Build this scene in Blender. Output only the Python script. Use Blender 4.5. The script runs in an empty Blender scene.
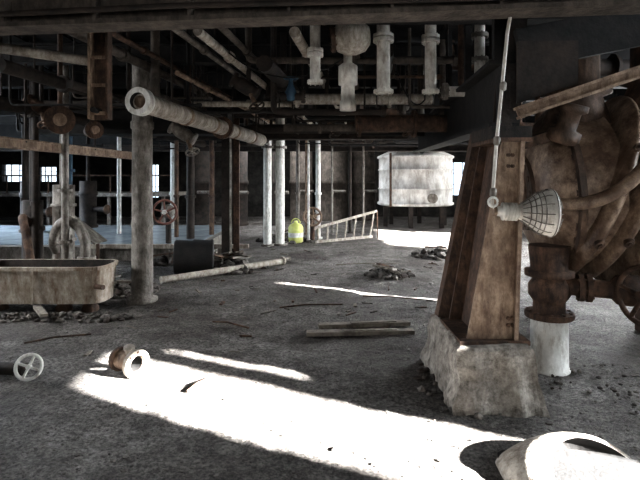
import bpy, math, random
from mathutils import Vector, Matrix, noise
random.seed(7)
S=bpy.context.scene
try:
    S.view_settings.view_transform='Standard'
    S.view_settings.look='Medium High Contrast'
except Exception as ex: print('look',ex)
V=Vector
# ---------------------------------------------------------------- materials
def mat(name,c1,c2,scale=4,rough=.8,metal=0.0,bump=.3,c3=None,bscale=30,lo=.4,hi=.6,t3=.6,st=.35):
    m=bpy.data.materials.new(name); m.use_nodes=True
    nt=m.node_tree; N=nt.nodes; L=nt.links; b=N['Principled BSDF']
    tc=N.new('ShaderNodeTexCoord')
    n1=N.new('ShaderNodeTexNoise'); n1.inputs['Scale'].default_value=scale; n1.inputs['Detail'].default_value=10; n1.inputs['Roughness'].default_value=.7
    L.new(tc.outputs['Object'],n1.inputs['Vector'])
    r=N.new('ShaderNodeValToRGB'); r.color_ramp.elements[0].position=lo; r.color_ramp.elements[1].position=hi
    r.color_ramp.elements[0].color=(*c1,1); r.color_ramp.elements[1].color=(*c2,1)
    L.new(n1.outputs['Fac'],r.inputs['Fac']); out=r.outputs['Color']
    if c3:
        n3=N.new('ShaderNodeTexNoise'); n3.inputs['Scale'].default_value=scale*2.7; n3.inputs['Detail'].default_value=12; n3.inputs['Roughness'].default_value=.78
        mp=N.new('ShaderNodeMapping'); mp.inputs['Location'].default_value=(5,9,3); mp.inputs['Scale'].default_value=(1,1,st)
        L.new(tc.outputs['Object'],mp.inputs['Vector']); L.new(mp.outputs['Vector'],n3.inputs['Vector'])
        r3=N.new('ShaderNodeValToRGB'); r3.color_ramp.elements[0].position=t3-.14; r3.color_ramp.elements[1].position=t3+.10
        L.new(n3.outputs['Fac'],r3.inputs['Fac'])
        mx=N.new('ShaderNodeMix'); mx.data_type='RGBA'
        L.new(r3.outputs['Color'],mx.inputs[0]); L.new(out,mx.inputs[6]); mx.inputs[7].default_value=(*c3,1); out=mx.outputs[2]
    L.new(out,b.inputs['Base Color'])
    b.inputs['Roughness'].default_value=rough; b.inputs['Metallic'].default_value=metal
    n2=N.new('ShaderNodeTexNoise'); n2.inputs['Scale'].default_value=bscale; n2.inputs['Detail'].default_value=6
    L.new(tc.outputs['Object'],n2.inputs['Vector'])
    bp=N.new('ShaderNodeBump'); bp.inputs['Strength'].default_value=bump; bp.inputs['Distance'].default_value=.02
    L.new(n2.outputs['Fac'],bp.inputs['Height']); L.new(bp.outputs['Normal'],b.inputs['Normal'])
    return m
RUST=mat('rusty_iron',(.060,.036,.025),(.155,.092,.060),6,.8,0,.4,(.025,.017,.013),t3=.55)
RUSTL=mat('rust_light',(.20,.138,.095),(.40,.305,.225),5,.75,0,.4,(.085,.050,.032),t3=.55)
DARK=mat('near_black_steel',(.006,.006,.006),(.018,.016,.015),5,.8,0,.3)  # near-black steel; also paints the shade inside the broken shell
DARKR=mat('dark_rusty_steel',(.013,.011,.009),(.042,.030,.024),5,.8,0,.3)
BEAM=mat('dusty_beam_steel',(.060,.050,.042),(.13,.108,.09),5,.9,0,.4,(.03,.026,.023))
GREY=mat('dusty_grey_paint',(.14,.13,.115),(.32,.30,.27),5,.6,0,.25,(.07,.05,.037),t3=.55)
LAG=mat('pale_pipe_lagging',(.34,.31,.265),(.56,.52,.46),7,.7,0,.3,(.15,.115,.085),t3=.57)
PALE=mat('pale_painted_pipe',(.52,.50,.46),(.74,.72,.67),7,.55,0,.25,(.24,.18,.13),t3=.62)
WHITE=mat('white_paint_worn',(.60,.60,.57),(.80,.80,.77),6,.6,0,.15,(.24,.20,.16),t3=.62)
TANKM=mat('tank_white_streaked',(.50,.50,.49),(.80,.80,.78),1.6,.6,0,.15,(.25,.22,.19),t3=.58)
CONC=mat('old_concrete',(.17,.158,.14),(.30,.28,.255),6,.95,0,.6,(.08,.07,.06),t3=.56)
PEEL=mat('peeling_plinth',(.26,.238,.21),(.40,.375,.335),4,.95,0,1.0,(.065,.054,.045),t3=.54,bscale=12,st=1)
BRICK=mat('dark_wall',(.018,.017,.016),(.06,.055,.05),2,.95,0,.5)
CEIL=mat('near_black_ceiling',(.004,.004,.004),(.010,.009,.009),2,.95,0,.4)  # near-black base colour puts the darkness of the roof space into the surface
WOOD=mat('weathered_wood',(.12,.105,.09),(.26,.235,.20),9,.9,0,.4)
YEL=mat('yellow_plastic',(.52,.56,.16),(.68,.72,.26),6,.5,0,.05)
BLUE=mat('blue_enamel',(.02,.05,.085),(.04,.10,.15),6,.6,0,.1)
RED=mat('red_enamel',(.13,.055,.045),(.24,.12,.09),6,.6,0,.2)
TUB=mat('trough_metal',(.32,.285,.23),(.56,.51,.44),4,.75,0,.3,(.17,.11,.07),t3=.55)
MACH=mat('machine_casting',(.16,.108,.076),(.40,.305,.225),3.5,.5,0,.6,(.075,.043,.028),t3=.54,bscale=12,st=.8)
MACHD=mat('machine_casting_dark',(.07,.044,.031),(.18,.12,.085),4,.65,0,.6,(.03,.02,.014),t3=.54,bscale=14)
WATER=mat('wet_slab',(.26,.31,.35),(.40,.45,.48),2,.25,0,.05)
STONE=mat('rubble_stone',(.05,.046,.042),(.17,.155,.14),9,.95,0,.5)
GLASS=mat('lamp_glass',(.36,.35,.33),(.55,.54,.51),20,.35,0,.2)

def floor_mat():
    m=bpy.data.materials.new('gravel_dirt_floor'); m.use_nodes=True
    nt=m.node_tree; N=nt.nodes; L=nt.links; b=N['Principled BSDF']
    tc=N.new('ShaderNodeTexCoord')
    def nz(s,d=8,rg=.6):
        n=N.new('ShaderNodeTexNoise'); n.inputs['Scale'].default_value=s; n.inputs['Detail'].default_value=d; n.inputs['Roughness'].default_value=rg
        L.new(tc.outputs['Object'],n.inputs['Vector']); return n
    big=nz(.8,6); mid=nz(4,12,.75); fin=nz(34,8,.85)
    def ramp(src,p0,c0,p1,c1):
        r=N.new('ShaderNodeValToRGB'); e=r.color_ramp.elements
        e[0].position=p0; e[0].color=(*c0,1); e[1].position=p1; e[1].color=(*c1,1)
        L.new(src,r.inputs['Fac']); return r.outputs['Color']
    def mul(a,c):
        x=N.new('ShaderNodeMix'); x.data_type='RGBA'; x.blend_type='MULTIPLY'; x.inputs[0].default_value=1
        L.new(a,x.inputs[6]); L.new(c,x.inputs[7]); return x.outputs[2]
    c=ramp(big.outputs['Fac'],.36,(.10,.086,.075),.62,(.27,.258,.245))
    c=mul(c,ramp(mid.outputs['Fac'],.38,(.5,.48,.46),.62,(1.2,1.2,1.2)))
    c=mul(c,ramp(fin.outputs['Fac'],.42,(.20,.19,.18),.60,(1.45,1.45,1.45)))
    L.new(c,b.inputs['Base Color']); b.inputs['Roughness'].default_value=.8
    ad=N.new('ShaderNodeMath'); ad.operation='ADD'; L.new(fin.outputs['Fac'],ad.inputs[0]); L.new(mid.outputs['Fac'],ad.inputs[1])
    bp=N.new('ShaderNodeBump'); bp.inputs['Strength'].default_value=1; bp.inputs['Distance'].default_value=.05
    L.new(ad.outputs[0],bp.inputs['Height']); L.new(bp.outputs['Normal'],b.inputs['Normal'])
    return m
FLOORM=floor_mat()

# ---------------------------------------------------------------- mesh builder
def frame(ax):
    ax=V(ax).normalized(); up=V((0,0,1)) if abs(ax.z)<.95 else V((0,1,0))
    u=ax.cross(up).normalized(); w=u.cross(ax).normalized(); return ax,u,w
class B:
    def __init__(s): s.v=[];s.f=[];s.mi=[];s.sm=[];s.ms=[]
    def m(s,mt):
        if mt not in s.ms: s.ms.append(mt)
        return s.ms.index(mt)
    def add(s,vs,fs,mt,sm=False):
        o=len(s.v); s.v+= [V(p) for p in vs]; k=s.m(mt)
        for f in fs: s.f.append([i+o for i in f]); s.mi.append(k); s.sm.append(sm)
    def lathe(s,o,axis,prof,mt,n=20,caps=True):
        o=V(o); ax,u,w=frame(axis); vs=[];fs=[]
        for t,r in prof:
            for i in range(n):
                a=2*math.pi*i/n; vs.append(o+ax*t+(u*math.cos(a)+w*math.sin(a))*r)
        for j in range(len(prof)-1):
            for i in range(n):
                k=(i+1)%n; fs.append([j*n+i,j*n+k,(j+1)*n+k,(j+1)*n+i])
        s.add(vs,fs,mt,True)
        if caps:
            for j in (0,len(prof)-1):
                if prof[j][1]>1e-4:
                    s.add(vs[j*n:(j+1)*n],[list(range(n))],mt,False)
    def cyl(s,p0,p1,r,mt,r1=None,n=16,caps=True):
        p0=V(p0);p1=V(p1); s.lathe(p0,p1-p0,[(0,r),((p1-p0).length,r if r1 is None else r1)],mt,n,caps)
    def hollow(s,p0,p1,r,t,mt,inner=None,n=24):
        p0=V(p0);p1=V(p1);d=(p1-p0);l=d.length
        s.lathe(p0,d,[(0,r-t),(0,r)],mt,n,False); s.lathe(p0,d,[(0,r),(l,r)],mt,n,False)
        s.lathe(p0,d,[(l,r),(l,r-t)],mt,n,False); s.lathe(p0,d,[(l,r-t),(0,r-t)],inner or mt,n,False)
    def tube(s,pts,r,mt,n=12,caps=True):
        pts=[V(p) for p in pts]; vs=[];fs=[]; u=None
        rr=r if isinstance(r,(list,tuple)) else [r]*len(pts)
        for i,p in enumerate(pts):
            if i==0:d=pts[1]-p
            elif i==len(pts)-1:d=p-pts[i-1]
            else:d=(pts[i+1]-p).normalized()+(p-pts[i-1]).normalized()
            d.normalize()
            if u is None: _,u,w=frame(d)
            else:
                u=(u-d*u.dot(d)).normalized(); w=u.cross(d).normalized()
            for k in range(n):
                a=2*math.pi*k/n; vs.append(p+(u*math.cos(a)+w*math.sin(a))*rr[i])
        for j in range(len(pts)-1):
            for i in range(n):
                k=(i+1)%n; fs.append([j*n+i,j*n+k,(j+1)*n+k,(j+1)*n+i])
        s.add(vs,fs,mt,True)
        if caps:
            s.add(vs[:n],[list(range(n))],mt); s.add(vs[-n:],[list(range(n))],mt)
    def box(s,c,sz,mt,rot=None):
        c=V(c); R=rot if rot is not None else Matrix.Identity(3)
        vs=[c+R@V((x*sz[0]/2,y*sz[1]/2,z*sz[2]/2)) for x in(-1,1) for y in(-1,1) for z in(-1,1)]
        s.add(vs,[[0,1,3,2],[4,6,7,5],[0,4,5,1],[2,3,7,6],[0,2,6,4],[1,5,7,3]],mt)
    def prism(s,poly,d,mt):
        n=len(poly); poly=[V(p) for p in poly]; d=V(d)
        vs=poly+[p+d for p in poly]
        s.add(vs,[list(range(n)),list(range(2*n-1,n-1,-1))]+[[i,(i+1)%n,(i+1)%n+n,i+n] for i in range(n)],mt)
    def ibeam(s,p0,p1,w,h,mt,t=.025,side=None):
        p0=V(p0);p1=V(p1);ax,u,up=frame(p1-p0)
        if side is not None:
            u=V(side).normalized(); up=u.cross(ax).normalized()
        W=w/2;H=h/2;q=t/2
        P=[(-W,-H),(W,-H),(W,-H+t),(q,-H+t),(q,H-t),(W,H-t),(W,H),(-W,H),(-W,H-t),(-q,H-t),(-q,-H+t),(-W,-H+t)]
        s.prism([p0+u*a+up*b for a,b in P],p1-p0,mt)
    def flange(s,p,axis,r,t,mt,bolts=8):
        p=V(p);ax,u,w=frame(axis); s.cyl(p-ax*t/2,p+ax*t/2,r,mt,n=24)
        for i in range(bolts):
            a=2*math.pi*i/bolts; q=p+(u*math.cos(a)+w*math.sin(a))*r*.84
            s.cyl(q-ax*(t/2+.012),q+ax*(t/2+.012),r*.085,mt,n=6)
    def wheel(s,c,axis,R,r,mt,sp=4,hub=None):
        c=V(c);ax,u,w=frame(axis)
        s.tube([c+(u*math.cos(a)+w*math.sin(a))*R for a in [2*math.pi*i/28 for i in range(29)]],r,mt,8,False)
        s.cyl(c-ax*r*2,c+ax*r*2,R*.2,hub or mt,n=12)
        for i in range(sp):
            a=2*math.pi*i/sp+.4; s.cyl(c,c+(u*math.cos(a)+w*math.sin(a))*R,r*.8,mt,n=8)
    def rock(s,c,r,mt,flat=1):
        c=V(c); ic=[(0,0,1),(.89,0,.45),(.28,.85,.45),(-.72,.53,.45),(-.72,-.53,.45),(.28,-.85,.45),(.72,.53,-.45),(-.28,.85,-.45),(-.89,0,-.45),(-.28,-.85,-.45),(.72,-.53,-.45),(0,0,-1)]
        F=[[0,1,2],[0,2,3],[0,3,4],[0,4,5],[0,5,1],[1,6,2],[2,7,3],[3,8,4],[4,9,5],[5,10,1],[2,6,7],[3,7,8],[4,8,9],[5,9,10],[1,10,6],[6,11,7],[7,11,8],[8,11,9],[9,11,10],[10,11,6]]
        a=random.random()*6.28; R=Matrix.Rotation(a,3,'Z'); sx,sy,sz=random.uniform(.6,1.3),random.uniform(.6,1.3),random.uniform(.4,.9)*flat
        s.add([c+R@V((p[0]*sx,p[1]*sy,p[2]*sz))*r*random.uniform(.75,1.15) for p in ic],F,mt)
    def done(s,name,bevel=0):
        lo=V((min(p.x for p in s.v),min(p.y for p in s.v),min(p.z for p in s.v))); hi=V((max(p.x for p in s.v),max(p.y for p in s.v),max(p.z for p in s.v)))
        o=V(((lo.x+hi.x)/2,(lo.y+hi.y)/2,lo.z))
        me=bpy.data.meshes.new(name); me.from_pydata([p-o for p in s.v],[],s.f)
        for m in s.ms: me.materials.append(m)
        me.polygons.foreach_set('material_index',s.mi); me.polygons.foreach_set('use_smooth',s.sm)
        import bmesh
        bm=bmesh.new(); bm.from_mesh(me); bmesh.ops.recalc_face_normals(bm,faces=bm.faces); bm.to_mesh(me); bm.free()
        me.update(); ob=bpy.data.objects.new(name,me); ob.location=o; S.collection.objects.link(ob)
        if bevel:
            b=ob.modifiers.new('bevel','BEVEL'); b.width=bevel; b.segments=2; b.limit_method='ANGLE'
        return ob
def arc(c,u,w,R,a0,a1,n=12):
    c=V(c);u=V(u);w=V(w); return [c+(u*math.cos(a)+w*math.sin(a))*R for a in [a0+(a1-a0)*i/n for i in range(n+1)]]
def bez(p0,p1,p2,p3,n=16):
    p0,p1,p2,p3=map(V,(p0,p1,p2,p3)); return [p0*(1-t)**3+p1*3*t*(1-t)**2+p2*3*t*t*(1-t)+p3*t**3 for t in [i/n for i in range(n+1)]]

# ---------------------------------------------------------------- room shell
XL,XR,YF,YB,ZC=-15,7.5,-3.5,22,4.3
def fh(x,y):
    return .035*(noise.fractal(V((x*.9,y*.9,0)),1,2,4))+.008*noise.noise(V((x*6,y*6,3)))+.007*noise.noise(V((x*15,y*15,7)))-.01
def floor():
    vs=[];fs=[]
    xs=[]; x=XL
    while x<XR: xs.append(x); x+= .03 if -3.0<x<3.0 else .15
    xs.append(XR)
    ys=[];y=YF
    while y<YB: ys.append(y); y+= .03 if 2.3<y<6.5 else .12
    ys.append(YB)
    for y in ys:
        for x in xs: vs.append((x,y,fh(x,y)))
    n=len(xs)
    for j in range(len(ys)-1):
        for i in range(n-1): fs.append((j*n+i,j*n+i+1,(j+1)*n+i+1,(j+1)*n+i))
    me=bpy.data.meshes.new('floor'); me.from_pydata(vs,[],fs); me.materials.append(FLOORM)
    me.polygons.foreach_set('use_smooth',[True]*len(fs))
    o=bpy.data.objects.new('floor',me); S.collection.objects.link(o)
floor()
def wall(name,axis,pos,a0,a1,holes,th=.3,z0=-.2,z1=ZC):
    b=B(); A=sorted({a0,a1}|{h[0] for h in holes}|{h[1] for h in holes}); Z=sorted({z0,z1}|{h[2] for h in holes}|{h[3] for h in holes})
    for i in range(len(A)-1):
        for j in range(len(Z)-1):
            ca=(A[i]+A[i+1])/2; cz=(Z[j]+Z[j+1])/2
            if any(h[0]<ca<h[1] and h[2]<cz<h[3] for h in holes): continue
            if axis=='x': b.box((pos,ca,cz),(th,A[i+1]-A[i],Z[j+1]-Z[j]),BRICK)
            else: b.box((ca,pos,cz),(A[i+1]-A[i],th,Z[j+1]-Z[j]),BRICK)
    b.done(name)
wr=[(-.92,-.03,2.0,3.78),(.20,.28,3.05,3.55),(3.72,3.82,2.30,3.25),(9.4,13.4,1.3,2.35)]
wall('wall_right','x',XR+.03,YF,YB,wr,.05)
wb=[(-14.0,-12.9,1.5,2.3),(-12.4,-11.6,1.5,2.2),(-7.6,-7.1,.8,2.3),(5.5,6.7,.9,2.4)]
wall('wall_back','y',YB+.15,XL-.3,XR+.3,wb)
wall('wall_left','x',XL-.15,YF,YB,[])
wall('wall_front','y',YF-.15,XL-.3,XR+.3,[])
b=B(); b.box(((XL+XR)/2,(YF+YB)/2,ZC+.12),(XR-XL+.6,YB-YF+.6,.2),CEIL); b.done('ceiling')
wn=0
def window(axis,pos,h,nx,nz):
    global wn; wn+=1; b=B(); a0,a1,z0,z1=h; t=.03
    def bx(a,z,sa,sz):
        if axis=='x': b.box((pos,a,z),(.03,sa,sz),DARKR)
        else: b.box((a,pos,z),(sa,.05,sz),DARKR)
    for a in (a0+t/2,a1-t/2): bx(a,(z0+z1)/2,t,z1-z0)
    for z in (z0+t/2,z1-t/2): bx((a0+a1)/2,z,a1-a0,t)
    for i in range(1,nx): bx(a0+(a1-a0)*i/nx,(z0+z1)/2,.02,z1-z0)
    for i in range(1,nz): bx((a0+a1)/2,z0+(z1-z0)*i/nz,a1-a0,.02)
    b.done('window_%d'%wn)
window('x',XR+.03,wr[0],1,1)
window('x',XR+.03,wr[3],5,2)
for h in wb: window('y',YB+.1,h,3,3)

# ---------------------------------------------------------------- overhead structure
b=B(); b.ibeam((-3.2,3.6,2.79),(3.0,2.93,2.79),.2,.30,BEAM,.03)
for i in range(9):
    x=-2.8+i*.65; y=3.6-(x+3.2)*.108-.012
    b.box((x,y,2.79),(.02,.18,.24),BEAM)
b.tube([(-3.1,3.45,2.70),(-1,3.22,2.72),(1,3.02,2.70),(2.9,2.8,2.73)],.02,DARKR,8)
b.ibeam((-3.2,3.6,2.93),(-3.2,3.6,ZC),.2,.2,DARKR); b.ibeam((3.0,2.93,2.93),(3.0,2.93,ZC),.2,.2,DARKR)
b.done('steel_crossbeam')
for y in (4.9,6.67,8.4,9.85,12,13.8):
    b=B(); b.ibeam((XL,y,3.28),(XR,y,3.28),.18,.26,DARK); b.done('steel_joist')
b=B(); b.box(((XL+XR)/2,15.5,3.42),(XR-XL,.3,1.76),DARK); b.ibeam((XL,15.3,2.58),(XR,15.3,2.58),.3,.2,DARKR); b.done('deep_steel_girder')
b=B(); b.ibeam((1.38,3.75,2.25),(1.95,9.85,2.40),.22,.5,DARK,.03)
for i in range(6):
    t=i/5; b.box((1.38+.57*t,3.9+5.8*t,3.4),(.06,.06,1.8),DARK)
b.box((1.42,3.95,1.95),(.3,.5,.1),DARKR)
b.box((1.6,4.6,1.98),(.1,1.2,.06),DARKR)
b.done('longitudinal_girder')
b=B()
for i in range(40):
    x=-6.0+i*.32; b.box((x,9.3,3.46+(.03 if i%2 else 0)),(.30,9.0,.02),CEIL)
b.done('corrugated_roof_deck')

def hanger(b,p,top=3.2,r=.012,m=DARKR):
    b.cyl(p,(p[0],p[1],top),r,m,n=6)
def runpipe(x,y,z,L,r,mt,name='overhead_pipe',fl=2.5,dz=0):
    b=B(); d=V((.12,1,dz)).normalized(); p=V((x,y,z)); q=p+d*L
    b.cyl(p,q,r,mt)
    t=fl*.4
    while t<L:
        b.cyl(p+d*(t-.03),p+d*(t+.03),r*1.45,mt,n=18); t+=fl
    for t in (.5,L*.5,L-.4):
        c=p+d*t; b.cyl(c,(c.x,c.y,ZC),.012,DARKR,n=6)
    return b.done(name)
runpipe(-2.25,4.4,2.95,9,.05,BEAM); runpipe(-2.05,4.5,3.02,9,.03,RUST); runpipe(-1.44,4.7,3.08,8,.035,GREY)
runpipe(-1.15,4.7,3.0,8,.045,LAG); runpipe(-.95,4.7,3.06,8,.035,BEAM); runpipe(-.25,4.9,3.05,9,.055,LAG)
runpipe(-2.6,5.2,2.6,8,.045,DARKR); runpipe(-3.2,5,2.75,8,.07,DARKR); runpipe(.25,5.1,3.0,9,.05,RUST)
runpipe(1.0,7,2.75,6,.07,DARKR); runpipe(-4.2,6,2.6,8,.09,DARKR); runpipe(-1.9,7,2.55,7,.06,DARKR)
runpipe(2.4,4.2,2.85,9,.08,RUST); runpipe(-.6,5.4,2.86,7,.09,DARKR); runpipe(.7,5.4,3.0,7,.1,DARKR); runpipe(-1.6,5.6,2.8,7,.03,RUSTL)

b=B(); p=V((-1.82,5.0,2.39)); q=V((-1.05,8.9,2.31)); d=(q-p).normalized()
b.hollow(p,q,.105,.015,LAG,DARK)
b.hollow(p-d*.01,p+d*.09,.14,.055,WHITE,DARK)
b.lathe(p+d*.03,d,[(0,0),(0,.06),(.03,.06)],RUSTL,12)
b.lathe(p+d*.05,d,[(0,0),(0,.09)],LAG,16,False)
for i in range(4): b.cyl(p+d*(1+.8*i),p+d*(1.05+.8*i),.115,RUSTL,n=20)
b.flange(p+d*2.2,d,.16,.05,RUST,8)
for t in (.7,2.6,3.7):
    c=p+d*t; b.cyl(c+V((0,0,.1)),(c.x,c.y,ZC),.014,DARKR,n=6)
b.done('open_ended_pipe')
b=B(); b.cyl((-4.1,4.7,3.0),(-2.5,5.6,2.92),.055,LAG); b.flange((-2.5,5.6,2.92),(1.6,.9,-.08),.09,.03,LAG); hanger(b,(-3.3,5.15,2.95),ZC); hanger(b,(-2.7,5.5,2.95),ZC); b.done('overhead_pipe')
b=B(); b.box((-2.06,4.5,2.62),(.02,.1,.95),RUSTL); b.box((-1.9,4.5,2.62),(.02,.1,.95),RUST); b.box((-1.98,4.55,2.62),(.16,.015,.95),RUST)
for z in (2.2,2.45,2.7,2.95): b.box((-1.98,4.49,z),(.16,.02,.03),RUSTL)
b.cyl((-2.0,4.4,2.22),(-2.0,4.6,2.22),.025,DARK); b.cyl((-1.98,4.5,3.05),(-1.98,4.5,ZC),.02,RUST); b.done('hanging_bracket')

def tr(x0,x1,y,z,r,mt,fl=(),name='cross_pipe',y1=None):
    b=B(); y1=y if y1 is None else y1
    b.cyl((x0,y,z),(x1,y1,z),r,mt)
    for f in fl: b.flange((f,y+(y1-y)*(f-x0)/(x1-x0),z),(1,0,0),r*1.6,.035,mt)
    for x in (x0+.12,x1-.12): b.cyl((x,y,z),(x,y,ZC),.012,DARKR,n=6)
    return b.done(name)
tr(-.35,1.45,6.5,2.65,.07,LAG,(-.3,.3,.9))
tr(.45,2.3,6.4,2.32,.11,RUST,(.5,1.2,1.9))
tr(-1.8,-.3,7.0,2.66,.04,LAG,(-1.0,))
tr(-.5,.5,6.9,2.32,.05,BEAM,(0,))
tr(-4.6,-2.2,7.6,2.75,.06,DARKR,(-3.5,))
tr(-1.2,1.2,8.8,2.5,.08,DARKR,(.2,))
tr(-3.6,2.2,11,2.6,.13,DARKR,(-1,1))
tr(-5.6,-.5,9.3,2.85,.1,DARKR,(-3,-2))
tr(-.9,.9,7.6,2.9,.09,DARK,(-.2,.5))
tr(1.9,4.2,5.8,2.9,.1,DARKR,(2.5,3.4))
b=B(); b.box((.3,9.2,2.42),(2.6,.16,.14),DARKR); 
for x in (-.9,1.5): b.cyl((x,9.2,2.45),(x,9.2,ZC),.03,DARKR,n=8)
b.done('cable_tray')
b=B(); b.box((-3.3,8.9,2.6),(3.4,.5,.4),DARK)
for x in (-4.8,-1.8): b.cyl((x,8.9,2.7),(x,8.9,ZC),.03,DARKR,n=8)
b.done('ventilation_duct')
def drop(x,y,z0,z1,r,mt,top=True,name='drop_pipe'):
    b=B(); b.cyl((x,y,z0),(x,y,ZC),r,mt); b.flange((x,y,z0+.02),(0,0,1),r*1.5,.03,mt)
    b.flange((x,y,z1),(0,0,1),r*1.55,.035,mt); b.flange((x,y,z1+.045),(0,0,1),r*1.55,.035,mt)
    return b.done(name)
drop(-.05,5.2,2.60,2.9,.055,PALE); drop(.66,5.2,2.50,3.05,.07,PALE); drop(1.15,5.2,2.5,3.04,.06,PALE)
drop(-.75,7.4,2.5,2.8,.05,DARKR); drop(.5,7.8,2.4,2.8,.07,RUST); drop(2.3,6.3,2.5,2.9,.06,RUST); drop(1.62,6.6,2.45,2.7,.04,BEAM)
b=B(); b.lathe((.29,5.2,2.32),(0,0,1),[(0,.0),(0,.085),(.1,.085),(.1,.07),(.27,.07),(.27,.1),(.46,.1),(.5,.045),(1.98,.045)],PALE); b.done('steam_trap')
b=B(); b.tube([(1.66,5.2,ZC),(1.66,5.2,2.68)]+[tuple(v) for v in arc((1.52,5.2,2.66),(1,0,0),(0,0,-1),.14,0,math.pi/2,8)]+[(1.3,5.2,2.52)],.055,PALE); b.flange((1.66,5.2,2.85),(0,0,1),.09,.04,GREY); b.flange((1.66,5.2,3.1),(0,0,1),.09,.04,GREY); b.flange((1.3,5.2,2.52),(1,0,0),.09,.04,GREY); b.done('elbow_pipe')
b=B(); b.lathe((.13,5.05,3.02),(1,0,.1),[(0,.08),(.04,.13),(.12,.17),(.22,.18),(.32,.15),(.37,.09)],LAG,24); b.cyl((.3,5.05,3.1),(.3,5.05,ZC),.05,GREY); b.flange((.13,5.05,3.02),(1,0,.1),.13,.04,RUST); b.done('globe_valve')
b=B(); b.lathe((-.35,6.0,2.55),(0,0,1),[(0,.04),(.03,.065),(.1,.07),(.15,.05),(.2,.03),(.28,.02)],BLUE); b.wheel((-.35,6,2.82),(0,0,1),.08,.011,BLUE); b.cyl((-.5,6,2.60),(-.2,6,2.60),.045,DARKR); b.flange((-.5,6,2.60),(1,0,0),.08,.03,DARKR); b.flange((-.2,6,2.60),(1,0,0),.08,.03,DARKR); b.cyl((-.35,6,2.83),(-.35,6,ZC),.012,DARKR,n=6); b.done('blue_valve')
for (x,y,z,r,ax) in ((-3.12,6.0,2.32,.17,(.5,-1,0)),(-2.8,6.2,2.22,.11,(.8,-1,0))):
    b=B(); a=V(ax).normalized(); c=V((x,y,z))
    b.lathe(c-a*.25,a,[(0,r*.6),(.1,r*.7),(.2,r*.85),(.24,r*.85)],RUST); b.flange(c,a,r,.04,RUST,10); b.cyl(c+a*.02,c+a*.07,r*.45,RUSTL); b.cyl(c-a*.1,(c.x-a.x*.1,c.y-a.y*.1,ZC),.03,RUST,n=8)
    b.done('flanged_valve')
def gvalve(c,m=GREY):
    b=B(); c=V(c); b.lathe(c+V((-.2,0,.12)),(1,0,-.6),[(0,.05),(.0,.1),(.03,.1),(.03,.06),(.12,.09),(.25,.09),(.34,.06),(.34,.1),(.37,.1),(.37,.0)],m); b.cyl(c,c+V((.1,-.1,-.22)),.03,RUSTL); b.wheel(c+V((.12,-.12,-.24)),(.4,-.4,-.9),.09,.012,m); b.cyl(c+V((0,0,.05)),(c.x,c.y,ZC),.03,DARKR,n=8); b.done('gate_valve')
gvalve((-1.85,6.9,2.22)); gvalve((.1,7.3,2.5),DARKR); gvalve((-3.9,7.0,2.6),RUST); gvalve((1.2,7.6,2.55),RUST); gvalve((-.9,6.3,2.75),DARKR)
b=B(); b.ibeam((-4.0,5.8,2.07),(-3.65,10,2.07),.1,.14,RUSTL,.02); 
for y in (6.67,8.4,9.85): b.cyl((-4.0+.35*(y-5.8)/4.2,y,2.1),(-4.0+.35*(y-5.8)/4.2,y,3.2),.02,DARKR,n=8)
b.done('monorail_beam')
for i in range(110):
    y=random.uniform(5.6,14); x=random.uniform(-.62,.42)*y; z=random.uniform(2.4,3.1); r=random.choice((.015,.02,.03,.04,.055)); L=random.uniform(.6,2.4)
    mt=random.choice((DARKR,DARKR,RUST,BEAM,DARK,DARK)); b=B()
    if random.random()<.5: pts=[(x,y,ZC),(x,y,z),(x+L,y,z)]
    else: pts=[(x,y,ZC),(x,y,z),(x+.12*L,y+L,z)]
    e=V(pts[2]); dd=(e-V(pts[1])).normalized(); R=.08
    pts=[V(pts[0])]+bez(V(pts[1])+V((0,0,R)),V(pts[1])+V((0,0,R*.3)),V(pts[1])+dd*R*.3,V(pts[1])+dd*R,5)+[e,e+dd*.01]
    b.tube(pts,r,mt,8)
    b.cyl(e-dd*.05,e,r*1.6,mt,n=10); hanger(b,tuple(e-dd*.1),ZC,.008)
    if i%3==0:
        c=V(pts[1])+dd*L*.5; b.cyl(c-dd*.08,c+dd*.08,r*2,mt,n=12); b.cyl(c,c+V((0,-.12,0)),r*.6,mt,n=8); b.wheel(c+V((0,-.13,0)),(0,1,0),.07,.009,mt)
    b.done('conduit_pipe')
for (p0,p1,s) in (((-1.0,5.5,3.0),(.3,5.6,3.0),.35),((.9,6,3.0),(1.3,6.2,2.6),.3),((.5,12.5,3.1),(1.2,12.6,3.1),.9),((-3.3,7,3),(-2.2,7,3),.5),((1.1,13,3.1),(1.6,13,3.1),1.2)):
    p0=V(p0);p1=V(p1); b=B(); b.tube([V((p0.x,p0.y,ZC)),p0]+bez(p0,p0*.7+p1*.3-V((0,0,s)),p0*.3+p1*.7-V((0,0,s)),p1)[1:]+[V((p1.x,p1.y,ZC))],.008,DARK,6); b.done('hanging_cable')

# ---------------------------------------------------------------- columns
b=B(); b.lathe((-2.37,6.67,-.03),(0,0,1),[(0,.2),(.06,.2),(.08,.14),(1.0,.135),(1.02,.142),(1.07,.142),(1.09,.135),(2.3,.13),(2.32,.15),(2.4,.15),(2.42,.13),(3.2,.13)],CONC,28); b.done('round_column')
b=B(); b.ibeam((-1.8,9.75,-.03),(-1.8,9.75,3.16),.2,.2,DARKR,.03,side=(1,0,0)); b.box((-1.62,9.7,1.6),(.11,.06,3.1),RUST); b.cyl((-1.72,9.6,0),(-1.72,9.6,3.1),.02,GREY,n=8); b.box((-1.75,9.75,.0),(.45,.4,.06),RUST); b.done('steel_column')
for x,y,r in ((-1.28,12.2,.1),(-.98,12.3,.11)):
    b=B(); b.cyl((x,y,-.03),(x,y,3.2),r,WHITE,n=20); b.flange((x,y,.02),(0,0,1),r*1.6,.04,GREY); b.flange((x,y,2.4),(0,0,1),r*1.5,.05,GREY); b.done('white_column')
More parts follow.
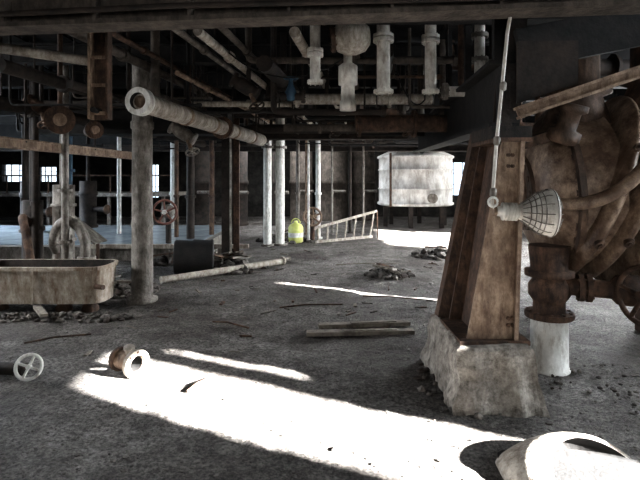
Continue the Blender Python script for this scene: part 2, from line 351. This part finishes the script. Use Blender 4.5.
for x,y,r,mt in ((-.05,13.6,.07,WHITE),(-3.95,13.5,.09,WHITE),(-4.7,9.2,.07,GREY),(-2.6,12,.06,RUST),(-2.25,12,.04,GREY),(-.62,14,.05,GREY),(-3.3,11.5,.05,RUST),(-4.9,12.2,.05,WHITE),(.35,14.5,.03,GREY),(-.4,14.8,.04,RUSTL),(3.75,12.4,.07,DARKR),(-2.9,11.2,.09,DARKR),(-2.05,11,.05,WHITE),(-3.55,10.2,.03,DARKR),(-5.6,9.5,.06,DARKR),(-4.5,7.9,.05,DARKR),(.9,15,.05,DARKR),(1.3,15.0,.03,GREY),(-.3,13.1,.03,WHITE)):
    b=B(); b.cyl((x,y,-.03),(x,y,ZC),r,mt,n=14); b.cyl((x,y,1.2),(x,y,1.26),r*1.4,mt,n=14); b.cyl((x,y,-.03),(x,y,.05),r*1.7,mt,n=14); b.done('riser_pipe')

# ---------------------------------------------------------------- left group
b=B()
def oblong(cx,cy,L,R,n=14,z=0):
    pts=[]
    def sup(a):
        c,s=math.cos(a),math.sin(a); return math.copysign(abs(c)**.6,c),math.copysign(abs(s)**.6,s)
    for i in range(n+1):
        c,s=sup(-math.pi/2+math.pi*i/n); pts.append(V((cx+L/2+R*c,cy+R*s,z)))
    for i in range(n+1):
        c,s=sup(math.pi/2+math.pi*i/n); pts.append(V((cx-L/2+R*c,cy+R*s,z)))
    return pts
rings=[(.085,.24,TUB),(.09,.27,TUB),(.5,.3,TUB),(.5,.325,TUB),(.545,.325,TUB),(.545,.285,TUB),(.12,.25,DARKR)]
cx,cy,L=-3.47,6.35,1.05; prev=None
for z,R,mt in rings:
    P=oblong(cx,cy,L,R,z=z)
    if prev:
        n=len(P); b.add(prev+P,[[i,(i+1)%n,(i+1)%n+n,i+n] for i in range(n)],mt,False)
    prev=P
b.add(oblong(cx,cy,L,.24,z=.085),[list(range(30))],TUB); b.add(oblong(cx,cy,L,.25,z=.12),[list(range(30))],DARKR)
for x in (-4.0,-3.2,-2.87): b.lathe((x,6.25,-.03),(0,0,1),[(0,.1),(.04,.1),(.12,.06)],RUST,12)
b.box((-3.47,6.03,.3),(.03,.02,.4),TUB); b.cyl((-2.74,6.1,.3),(-2.62,6.05,.3),.03,RUST)
b.done('metal_trough')
b=B(); b.lathe((-4.1,8.0,-.03),(0,0,1),[(0,.2),(.1,.2),(.12,.16),(.65,.16),(.66,.19),(.7,.19),(.71,.16),(1.2,.16),(1.21,.19),(1.25,.19),(1.26,.16),(1.55,.16),(1.56,.06),(ZC+.03,.06)],GREY,24)
b.tube([(-4.1,7.8,.5)]+bez((-4.1,7.7,.6),(-4.0,7.5,1.05),(-3.6,7.4,1.15),(-3.45,7.35,.7),12)+[(-3.42,7.35,-.02)],.075,GREY)
b.flange((-3.43,7.35,.45),(0,0,1),.13,.05,GREY)
b.done('feed_pump')
b=B(); b.lathe((-4.65,8.1,-.03),(0,0,1),[(0,.2),(.1,.2),(.12,.15),(.8,.15),(.82,.18),(.87,.18),(.9,.15),(1.3,.15),(1.31,.05),(ZC+.03,.05)],DARKR,20); b.tube(bez((-4.65,8,.9),(-4.6,7.5,1.2),(-4.3,7.4,1.0),(-4.25,7.4,-.02)),.06,RUST); b.done('feed_pump')
b=B(); b.cyl((-3.72,7.3,-.03),(-3.72,7.3,ZC),.05,GREY); b.flange((-3.72,7.3,1.45),(0,0,1),.1,.04,GREY); b.flange((-3.72,7.3,.7),(0,0,1),.1,.04,GREY); b.done('riser_pipe')
b=B(); b.box((-8.3,12.2,.12),(11.8,4.6,.32),CONC); b.box((-8.3,12.3,.285),(11.5,4.3,.012),WATER); b.done('wet_concrete_platform')
for x,y in ((-7.3,12.6),(-6.4,13.8)):
    b=B(); b.lathe((x,y,.27),(0,0,1),[(0,.26),(.08,.26),(.1,.22),(.9,.22),(.92,.25),(1.0,.25),(1.02,.22),(1.3,.22),(1.3,.05),(4.03,.05)],DARKR,20); b.cyl((x,y,.8),(x+.6,y-.2,.8),.07,DARKR); b.flange((x+.6,y-.2,.8),(.6,-.2,0),.13,.04,RUST); b.done('pump_motor')
b=B(); b.cyl((-5.3,10.6,.2),(-5.3,10.6,ZC),.05,BLUE); b.flange((-5.3,10.6,1.8),(0,0,1),.1,.05,BLUE); b.done('blue_riser_pipe')
b=B(); b.cyl((-3.15,10.4,.27),(-3.15,10.4,1.0),.06,DARKR); b.lathe((-3.15,10.45,.95),(0,-1,0),[(0,.06),(.02,.13),(.1,.15),(.18,.12),(.2,.05)],GREY); b.wheel((-3.15,10.15,.95),(0,1,0),.24,.025,RED,5,WHITE); b.cyl((-3.15,10.45,.95),(-3.15,10.1,.95),.03,RUST); b.done('handwheel_valve')
b=B(); b.box((-9.3,17.5,1.12),(9,2.2,.12),GREY)
for x in (-13,-11,-9,-7,-5.2): b.box((x,16.6,.5),(.1,.1,1.15),GREY)
b.box((-9.3,16.45,1.75),(9,.04,.04),RUST)
for i in range(14): b.box((-13.7+i*.68,16.45,1.45),(.035,.035,.6),RUST)
b.done('raised_walkway')
b=B(); b.box((-4.3,9.0,.75),(.9,.5,.03),GREY,Matrix.Rotation(.65,3,'Y')); b.cyl((-4.6,9,-.03),(-4.6,9,.95),.03,RUST); b.cyl((-4.0,9,-.03),(-4.0,9,.5),.03,RUST); b.done('steel_chute')
b=B(); b.lathe((-2.5,8.6,.27),(1,.2,0),[(0,.0),(0,.28),(.03,.3),(.3,.28),(.33,.3),(.6,.28),(.63,.3),(.66,.28),(.66,0)],DARK,24); b.done('steel_drum')
b=B(); b.box((-3.0,9.82,.30),(3.2,.10,.08),LAG); 
for x in (-4.4,-3,-1.95): b.box((x,9.82,.13),(.1,.08,.32),GREY)
b.done('low_guard_rail')

# ---------------------------------------------------------------- middle floor things
b=B(); b.cyl((-2.45,7.7,.06),(-.7,9.4,.07),.055,LAG); b.flange((-.7,9.4,.08),(1.75,1.7,0),.08,.04,LAG); b.done('fallen_pipe')
b=B(); b.cyl((-1.5,9.0,.04),(-.6,9.9,.05),.035,GREY);b.done('fallen_pipe')
def pile(name,cx,cy,rx,ry,h,n,mt,planks=0,sr=(.03,.12)):
    b=B()
    for i in range(n):
        a=random.random()*6.28; q=math.sqrt(random.random()); x=cx+rx*q*math.cos(a); y=cy+ry*q*math.sin(a); z=fh(x,y)+h*(1-q)*random.random()
        b.rock((x,y,z+.01),random.uniform(*sr),mt if random.random()<.7 else DARKR)
    for i in range(planks):
        a=random.random()*3.14; b.box((cx+random.uniform(-rx,rx)*.5,cy+random.uniform(-ry,ry)*.5,h*.6+.05),(random.uniform(.3,.9),.08,.03),random.choice((WOOD,RUST,GREY)),Matrix.Rotation(a,3,'Z')@Matrix.Rotation(random.uniform(-.35,.35),3,'Y'))
    b.done(name)
pile('rubble_pile',-1.75,9.0,.75,.5,.3,170,STONE,14)
pile('rubble_pile',1.15,8.3,.38,.25,.14,70,STONE,4)
pile('rubble_pile',-3.0,7.2,.7,.4,.12,90,STONE,4)
pile('rubble_pile',-3.1,5.85,1.0,.2,.06,80,STONE,1,(.02,.07))
pile('rubble_pile',1.2,3.95,.48,.62,.02,130,STONE,0,(.015,.04))
pile('rubble_pile',2.7,10.5,.8,.5,.18,80,STONE,4)
pile('rubble_pile',-.9,13,.7,.5,.25,80,STONE,4)
pile('rubble_pile',-2.6,9.6,.9,.3,.25,100,STONE,6)
pile('rubble_pile',2.3,3.9,.5,.5,.02,60,STONE,0,(.01,.025))
for (x,y,a,l) in ((.42,5.2,.06,1.12),(.48,5.42,.12,1.0)):
    b=B(); b.box((x,y,fh(x,y)+.03),(l,.1,.04),WOOD,Matrix.Rotation(a,3,'Z')); b.box((x+.1,y+.01,fh(x,y)+.052),(l*.5,.06,.015),WOOD,Matrix.Rotation(a+.03,3,'Z')); b.done('wooden_plank')
b=B(); A0=V((-.12,12.6,.04));A1=V((1.4,13.3,.10));C0=V((-.14,12.8,.36));C1=V((1.55,13.6,.76))
for p,q in ((A0,A1),(C0,C1)):
    b.prism([p+V((0,-.03,-.035)),p+V((0,.03,-.035)),p+V((0,.03,.035)),p+V((0,-.03,.035))],q-p,LAG)
for i in range(7):
    t=.05+.9*i/6; b.cyl(A0.lerp(A1,t),C0.lerp(C1,t),.024,LAG,n=8)
b.cyl(C1,V((1.6,13.9,-.02)),.02,RUST)
b.done('ladder')
b=B(); b.lathe((-.62,12.8,0),(0,0,1),[(0,.0),(0,.16),(.03,.19),(.38,.19),(.46,.15),(.5,.06),(.52,.05),(.56,.05),(.56,0)],YEL,20); b.lathe((-.62,12.8,.14),(0,0,1),[(0,.193),(.12,.193)],WHITE,20,False); b.tube(arc((-.62,12.8,.5),(1,0,0),(0,0,1),.11,0,math.pi,10),.014,YEL,8); b.done('yellow_canister')
b=B(); b.wheel((-.2,13.3,.62),(.2,1,0),.24,.03,RUSTL,6); b.lathe((-.2,13.35,.62),(0,1,0),[(0,.05),(.1,.12),(.25,.12)],RUST); b.cyl((-.2,13.5,-.02),(-.2,13.5,.62),.06,RUST); b.done('handwheel_valve')
b=B(); tx,ty=3.35,17.6
b.lathe((tx,ty,.72),(0,0,1),[(0,0),(0,1.26),(.04,1.32),(.10,1.32),(.12,1.27),(.55,1.27),(.56,1.30),(.60,1.30),(.61,1.27),(1.2,1.27),(1.21,1.30),(1.25,1.30),(1.26,1.27),(1.62,1.27),(1.64,1.33),(1.70,1.33),(1.9,.9),(2.0,0)],TANKM,48)
for i in range(6):
    a=i*math.pi/3+.2; b.box((tx+1.1*math.cos(a),ty+1.1*math.sin(a),.34),(.14,.14,.80),DARKR)
b.cyl((tx-1.0,ty-.95,.7),(tx-1.0,ty-.95,2.5),.04,RUST); b.cyl((tx+.3,ty-1.33,1.0),(tx+.3,ty-1.45,1.0),.16,GREY)
b.cyl((tx-.3,ty-.3,2.5),(tx-.3,ty-.3,ZC),.12,GREY); b.done('storage_tank')
for x,y,h,r,m_ in ((.5,20,2.9,.6,BEAM),(1.75,20.5,2.9,.5,BEAM),(-1.6,18,2.9,.25,DARKR),(-.75,20,2.9,.45,BEAM),(-3,18,2.9,.4,DARKR),(-4.4,18.5,2.9,.5,DARKR)):
    b=B(); b.lathe((x,y,-.03),(0,0,1),[(0,r*1.1),(.08,r*1.1),(.1,r),(h*.5,r),(h*.51,r*1.08),(h*.55,r*1.08),(h*.56,r),(h,r),(h+.15,r*.7),(h+.2,.1),(h+.2,.06),(ZC+.03,.06)],m_,20); b.cyl((x,y-r,h*.4),(x+.5,y-r-.2,h*.4),.06,GREY); b.done('process_vessel')

# ---------------------------------------------------------------- right foreground
b=B()
nx=20
levels=[(-.05,.06),(.05,.055),(.12,.035),(.2,.02),(.3,.01),(.37,.0),(.41,-.005),(.43,-.03)]
rings=[]
for z,e in levels:
    ring=[]
    x0,x1,y0,y1=.97-e,1.50+e,3.47-e,4.43+e
    for i in range(nx): ring.append(V((x0+(x1-x0)*i/nx,y0,z)))
    for i in range(nx): ring.append(V((x1,y0+(y1-y0)*i/nx,z)))
    for i in range(nx): ring.append(V((x1-(x1-x0)*i/nx,y1,z)))
    for i in range(nx): ring.append(V((x0,y1-(y1-y0)*i/nx,z)))
    ring=[p+V((noise.noise(p*7)*.035,noise.noise(p*7+V((9,0,0)))*.04,noise.noise(p*4+V((0,7,0)))*.02 if z>.1 else 0)) for p in ring]
    rings.append(ring)
n=nx*4
vs=[p for r in rings for p in r]; fs=[]
for j in range(len(rings)-1):
    for i in range(n): fs.append([j*n+i,j*n+(i+1)%n,(j+1)*n+(i+1)%n,(j+1)*n+i])
fs.append([(len(rings)-1)*n+i for i in range(n)])
b.add(vs,fs,PEEL)
b.done('concrete_plinth')
b=B()
TZ=1.88
fb=[V((1.06,3.62,.42)),V((1.42,3.62,.42)),V((1.47,3.62,TZ)),V((1.32,3.62,TZ))]
b.prism(fb,(0,.022,0),RUSTL)
b.prism([p+V((0,.5,0)) for p in fb],(0,.022,0),RUST)
b.prism([fb[0]+V((.1,.02,0)),fb[0]+V((.12,.02,0)),fb[3]+V((.08,.02,0)),fb[3]+V((.06,.02,0))],(0,.5,0),RUST)
b.prism([fb[1]-V((.03,.04,0)),fb[1]+V((0,-.04,0)),fb[2]+V((0,-.04,0)),fb[2]-V((.03,.04,0))],(0,.56,0),RUSTL)
b.box((1.25,3.87,.435),(.5,.62,.03),RUST)
b.prism([V((1.0,4.25,.42)),V((1.14,4.25,.42)),V((1.42,4.2,2.0)),V((1.3,4.2,2.0))],(0,.12,0),RUST)
b.box((1.40,3.88,1.89),(.26,.6,.03),RUST)
b.ibeam((1.42,3.85,1.9),(1.5,3.85,3.0),.14,.2,DARKR,.02)
b.cyl((1.47,3.85,2.9),(1.47,3.85,ZC),.05,DARKR,n=10)
for z in (.55,.6,1.7,1.78): 
    for x in (1.36,1.39): b.cyl((x,3.6,z),(x,3.66,z),.014,RUST,n=6)
b.done('tapered_steel_column')
b=B(); o=V((1.95,4.78,1.48)); ax=V((1,-.12,.06)).normalized()
b.lathe(o,ax,[(0,0),(0,.34),(.03,.46),(.09,.58),(.2,.68),(.34,.73),(.6,.74)],MACH,48)
b.flange(o+ax*.0,ax,.36,.06,MACHD,14); b.flange(o-ax*.05,ax,.2,.06,MACH,8); b.flange(o+ax*.26,ax,.76,.05,MACHD,30)
_,u,wv=frame(ax)
i0=len(b.v)
b.lathe(o+ax*.3,ax,[(0,.6),(0,.64),(1.9,.64),(1.9,.0)],DARKR,48)
w=.215
for k in range(9):
    prof=[]
    for i in range(13):
        q=i/12; prof.append((.34+k*w+w*.84*q,.63+.22*math.sin(math.pi*q)**.55))
    b.lathe(o,ax,prof,MACH,48,False)
    # bolted clamp lugs on each rib
    for aa in (-2.2,-1.35,-.5,.4):
        c=o+ax*(.34+k*w+w*.42)+(u*math.cos(aa)+wv*math.sin(aa))*.85
        rd=(u*math.cos(aa)+wv*math.sin(aa)); b.cyl(c-rd*.03,c+rd*.03,.035,MACHD,n=8); b.cyl(c,c+rd*.05,.016,RUST,n=6)
for i in range(i0,len(b.v)):
    p=b.v[i]; b.v[i]=p+ax*(.42*(p.z-o.z)+.08)
b.tube(bez((1.80,3.95,1.42),(2.2,3.72,1.36),(2.45,3.68,1.6),(2.75,3.72,2.35),20),.05,MACH); b.flange((1.8,3.95,1.42),(1,-.4,0),.11,.04,MACHD)
b.lathe((1.95,4.05,1.9),(.2,-.3,1),[(0,.09),(.03,.13),(.1,.13),(.12,.08),(.25,.08),(.27,.12),(.32,.12),(.32,0)],MACHD,20)
b.box((1.85,4.2,1.95),(.4,.3,.08),MACHD,Matrix.Rotation(-.3,3,'Y'))
b.lathe((2.35,4.6,2.1),(0,0,1),[(0,.3),(.25,.22),(.28,.3),(.33,.3),(.34,.2),(.8,.2)],MACHD,24)
b.lathe((3.0,4.5,2.2),(0,0,1),[(0,.3),(.25,.2),(.28,.28),(.33,.28),(.34,.18),(.9,.18)],RUST,24)
b.lathe((1.97,4.3,.42),(0,0,1),[(0,.19),(.05,.19),(.06,.13),(.14,.13),(.2,.17),(.28,.17),(.34,.13),(.36,.2),(.41,.2),(.42,.15),(.62,.17)],RUST,24)
b.flange((1.97,4.3,.45),(0,0,1),.2,.04,RUST,10)
b.cyl((1.97,4.3,.70),(2.75,4.05,.68),.075,RUST); b.flange((2.2,4.23,.695),(.8,-.25,0),.12,.04,RUST); b.flange((2.26,4.21,.694),(.8,-.25,0),.12,.04,RUST)
b.lathe((2.42,4.16,.69),(.8,-.25,0),[(0,.075),(.04,.12),(.14,.13),(.24,.12),(.28,.075)],RUST,20)
b.lathe((1.97,4.3,-.03),(0,0,1),[(0,.17),(.02,.17),(.03,.155),(.43,.15),(.45,.15)],WHITE,28)
for x,y in ((3.5,4.6),(2.4,5.3),(3.5,5.3)): b.box((x,y,.45),(.2,.2,1.0),RUST)
b.done('ribbed_boiler_casing')
b=B(); b.wheel((2.5,3.86,.7),(1,.35,0),.22,.022,RUST,5); b.cyl((2.5,4.13,.69),(2.5,3.86,.7),.03,RUST); b.done('valve_handwheel')
b=B(); b.ibeam((1.42,3.60,2.08),(3.4,3.5,2.75),.1,.09,RUSTL,.02)
b.prism([V((1.42,3.6,2.15)),V((1.85,3.58,2.29)),V((1.85,3.58,2.6)),V((1.42,3.6,2.6))],(0,.02,0),DARKR)
b.box((2.4,3.7,2.75),(1.9,.06,.3),DARK,Matrix.Rotation(-.2,3,'Y'))
b.cyl((2.9,3.6,2.6),(2.9,3.6,ZC),.03,DARKR)
b.done('diagonal_brace')
b=B(); b.cyl((2.6,5.9,-.03),(2.6,5.9,ZC),.06,RUST); b.cyl((2.9,3.9,2.2),(2.9,3.9,ZC),.07,RUST); b.done('steam_pipe')
b=B(); b.box((2.55,5.1,3.0),(.5,.1,.05),WHITE); b.cyl((2.4,5.1,3.0),(2.4,5.1,ZC),.01,DARK,n=6); b.cyl((2.7,5.1,3.0),(2.7,5.1,ZC),.01,DARK,n=6); b.done('light_fixture')
# bell lamp
b=B(); L0=V((1.13,3.2,1.40)); a=V((1,-.1,-.03)).normalized()
pr=[(0,.0),(0,.03),(.03,.035)]
for i in range(5): pr+=[(.035+.02*i,.058),(.045+.02*i,.058),(.047+.02*i,.038)]
pr+=[(.145,.05),(.19,.08),(.24,.12),(.29,.142),(.33,.15),(.34,.15),(.345,.135)]
b.lathe(L0,a,pr,PALE,28,False)
b.lathe(L0,a,[(.34,.135),(.355,.12),(.37,.07),(.375,0)],GLASS,28,False)
_,u,wv=frame(a)
for k in range(14):
    an=2*math.pi*k/14
    b.tube([L0+a*t+(u*math.cos(an)+wv*math.sin(an))*r for t,r in ((.15,.057),(.19,.086),(.24,.126),(.29,.147),(.35,.14),(.385,.07))],.003,GREY,5)
for t,r in ((.19,.086),(.215,.106),(.24,.126),(.265,.136),(.33,.154)): b.tube([L0+a*t+(u*math.cos(q)+wv*math.sin(q))*r for q in [6.2832*i/24 for i in range(25)]],.0035,GREY,5,False)
b.cyl(L0+V((-.02,0,.0)),L0+V((.02,0,.0)),.03,RUSTL)
b.tube([L0+V((.0,0,0)),L0+V((-.03,0,.05)),L0+V((-.025,0,.1)),(1.13,3.2,1.85),(1.2,3.2,2.55),(1.22,3.2,2.66)],.012,PALE,8)
for p in ((1.107,3.2,1.52),(1.13,3.2,1.85),(1.17,3.2,2.2)): b.lathe(V(p)-V((0,0,.03)),(.05,0,1),[(0,.012),(.01,.022),(.05,.022),(.06,.012)],GREY,10)
b.tube(arc((1.10,3.18,1.46),(1,0,0),(0,0,1),.03,0,6.2,14),.008,WHITE,6)
b.done('guarded_bell_lamp')

# broken curved pipe shell
b=B(); K=18;Mn=24; outer=[];inner=[]; shade_sheet=[]
d=V((.62,-.78,0)).normalized(); s_=V((-d.y,d.x,0))
for k in range(K+1):
    t=k/K; c=V((1.04,2.90,-.03))+d*(t*.54)+s_*.18*t; R=.05+.30*math.sin(min(1,t*1.1)*math.pi/2)**.8; H=R*.54
    for i in range(Mn+1):
        an=math.pi*i/Mn
        skew=d*(-.26*math.sin(an)*t)
        outer.append(c+s_*R*1.1*math.cos(an)+V((0,0,H*math.sin(an)))+skew)
        inner.append(c+s_*(R-.02)*1.1*math.cos(an)+V((0,0,(H-.02)*math.sin(an)))+skew)
    for q in (-1,0,1): shade_sheet.append(c+s_*(R-.03)*1.08*q+V((0,0,.055)))
gf=[[k*(Mn+1)+i,k*(Mn+1)+i+1,(k+1)*(Mn+1)+i+1,(k+1)*(Mn+1)+i] for k in range(K) for i in range(Mn)]
b.add(outer,gf,LAG,True); b.add(inner,gf,DARK,True)  # inner skin near black: shade of the hollow put into the colour
b.add(shade_sheet,[[k*3+i,k*3+i+1,k*3+i+4,k*3+i+3] for k in range(K) for i in (0,1)],DARK,True)  # added dark sheet keeps the floor of the mouth in painted shade
e=K*(Mn+1); b.add(outer[e:]+inner[e:],[[i,i+1,Mn+2+i,Mn+1+i] for i in range(Mn)],LAG)
b.done('broken_pipe_shell')
b=B(); b.wheel((-2.33,4.0,.105),(.25,-1,.35),.095,.014,WHITE,4); b.cyl((-2.33,4.0,.105),(-2.45,4.12,.06),.02,RUST); b.cyl((-2.42,4.1,.05),(-2.75,4.15,.04),.05,DARKR); b.done('loose_handwheel')
b=B(); a=V((-.75,.5,0)).normalized(); c=V((-1.5,4.08,.1))
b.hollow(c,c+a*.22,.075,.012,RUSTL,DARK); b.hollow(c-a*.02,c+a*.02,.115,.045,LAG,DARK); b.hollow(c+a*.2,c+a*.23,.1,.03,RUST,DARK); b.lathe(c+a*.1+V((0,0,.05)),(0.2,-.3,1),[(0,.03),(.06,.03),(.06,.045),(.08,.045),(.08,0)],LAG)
for k in range(8):
    _,u,wv=frame(a); an=k*.785; q=c-a*.03+(u*math.cos(an)+wv*math.sin(an))*.098; b.cyl(q,q+a*.012,.01,RUST,n=6)
b.done('flanged_pipe_stub')
b=B()
for i in range(4500):
    y=2.4+ (random.random()**1.5)*10; x=random.uniform(-.68,.68)*y
    if .85<x<1.6 and 3.4<y<4.5: continue
    r=random.choice((.004,.005,.006,.008,.011,.013)) if random.random()<.98 else random.uniform(.015,.026)
    b.rock((x,y,fh(x,y)+r*.1),r,STONE,.6)
b.done('scattered_gravel')
b=B()
for i in range(130):
    y=random.uniform(4.6,13); x=random.uniform(-.6,.35)*y
    R=Matrix.Rotation(random.random()*3.14,3,'Z')@Matrix.Rotation(random.uniform(-.2,.2),3,'Y')
    b.box((x,y,fh(x,y)+.015),(random.uniform(.03,.2),random.uniform(.012,.04),random.uniform(.006,.02)),random.choice((WOOD,RUST,GREY,STONE,STONE)),R)
b.done('scattered_debris')
for (x,y,a,l) in ((-1.0,3.75,1.1,.3),(-.5,6.2,.2,.8),(.6,7,-.3,.9),(-2.9,4.9,.5,.6),(.3,9.5,.1,1.2),(-1.2,5.6,-.5,.5)):
    b=B(); z=fh(x,y)+.015; b.tube([(x,y,z),(x+l*.4*math.cos(a),y+l*.4*math.sin(a)+.02,z+.015),(x+l*math.cos(a),y+l*math.sin(a),z)],.01,random.choice((RUST,WOOD)),6); b.done('scrap_rod')

# ---------------------------------------------------------------- lights
w=bpy.data.worlds.new('world'); S.world=w; w.use_nodes=True
w.node_tree.nodes['Background'].inputs[0].default_value=(.74,.86,1,1); w.node_tree.nodes['Background'].inputs[1].default_value=2
def aim(o,d): o.rotation_euler=V(d).to_track_quat('-Z','Y').to_euler()
l=bpy.data.lights.new('sun','SUN'); l.energy=230; l.angle=.012; l.color=(1,.98,.96); o=bpy.data.objects.new('sun',l); aim(o,(-1,.5,-.4)); o.location=(12,-3,6); S.collection.objects.link(o)
def area(loc,d,sx,sy,e,col=(1,1,1),spread=math.pi):  # unseen area lamps added as fill, not tied to roof openings
    l=bpy.data.lights.new('fill_light','AREA'); l.shape='RECTANGLE'; l.size=sx; l.size_y=sy; l.energy=e; l.color=col; l.spread=spread
    o=bpy.data.objects.new('fill_light',l); o.location=loc; aim(o,d); S.collection.objects.link(o)
area((0.0,-2.5,1.8),(0,1,.02),4,1.6,85,(1,.985,.96))
area((6.8,2.8,2.6),(-1,.1,-.5),4,1.4,420,(.88,.94,1))
area((-1.5,17.8,3.6),(0.1,-.1,-1),4,2.4,260,(.96,.98,1))
area((7.0,15.8,2.4),(-1,.35,-.15),1.6,1.6,210,(1,.99,.97))
area((-11.5,12.5,2.8),(1,-.05,-.6),4,2,420,(.76,.87,1),2.0)
area((6.9,10.5,2.2),(-1,-.2,-.5),5,1.6,650,(.96,.98,1),2.2)
area((-7.5,5.5,2.9),(1,.1,-.75),3,1.2,180,(.97,.98,1),2.0)

cam=bpy.data.cameras.new('camera'); cam.sensor_width=36; cam.lens=36*500/640; cam.shift_y=-60/640; cam.clip_end=200
co=bpy.data.objects.new('camera',cam); co.location=(0,0,1.6); co.rotation_euler=(math.pi/2,0,0); S.collection.objects.link(co); S.camera=co
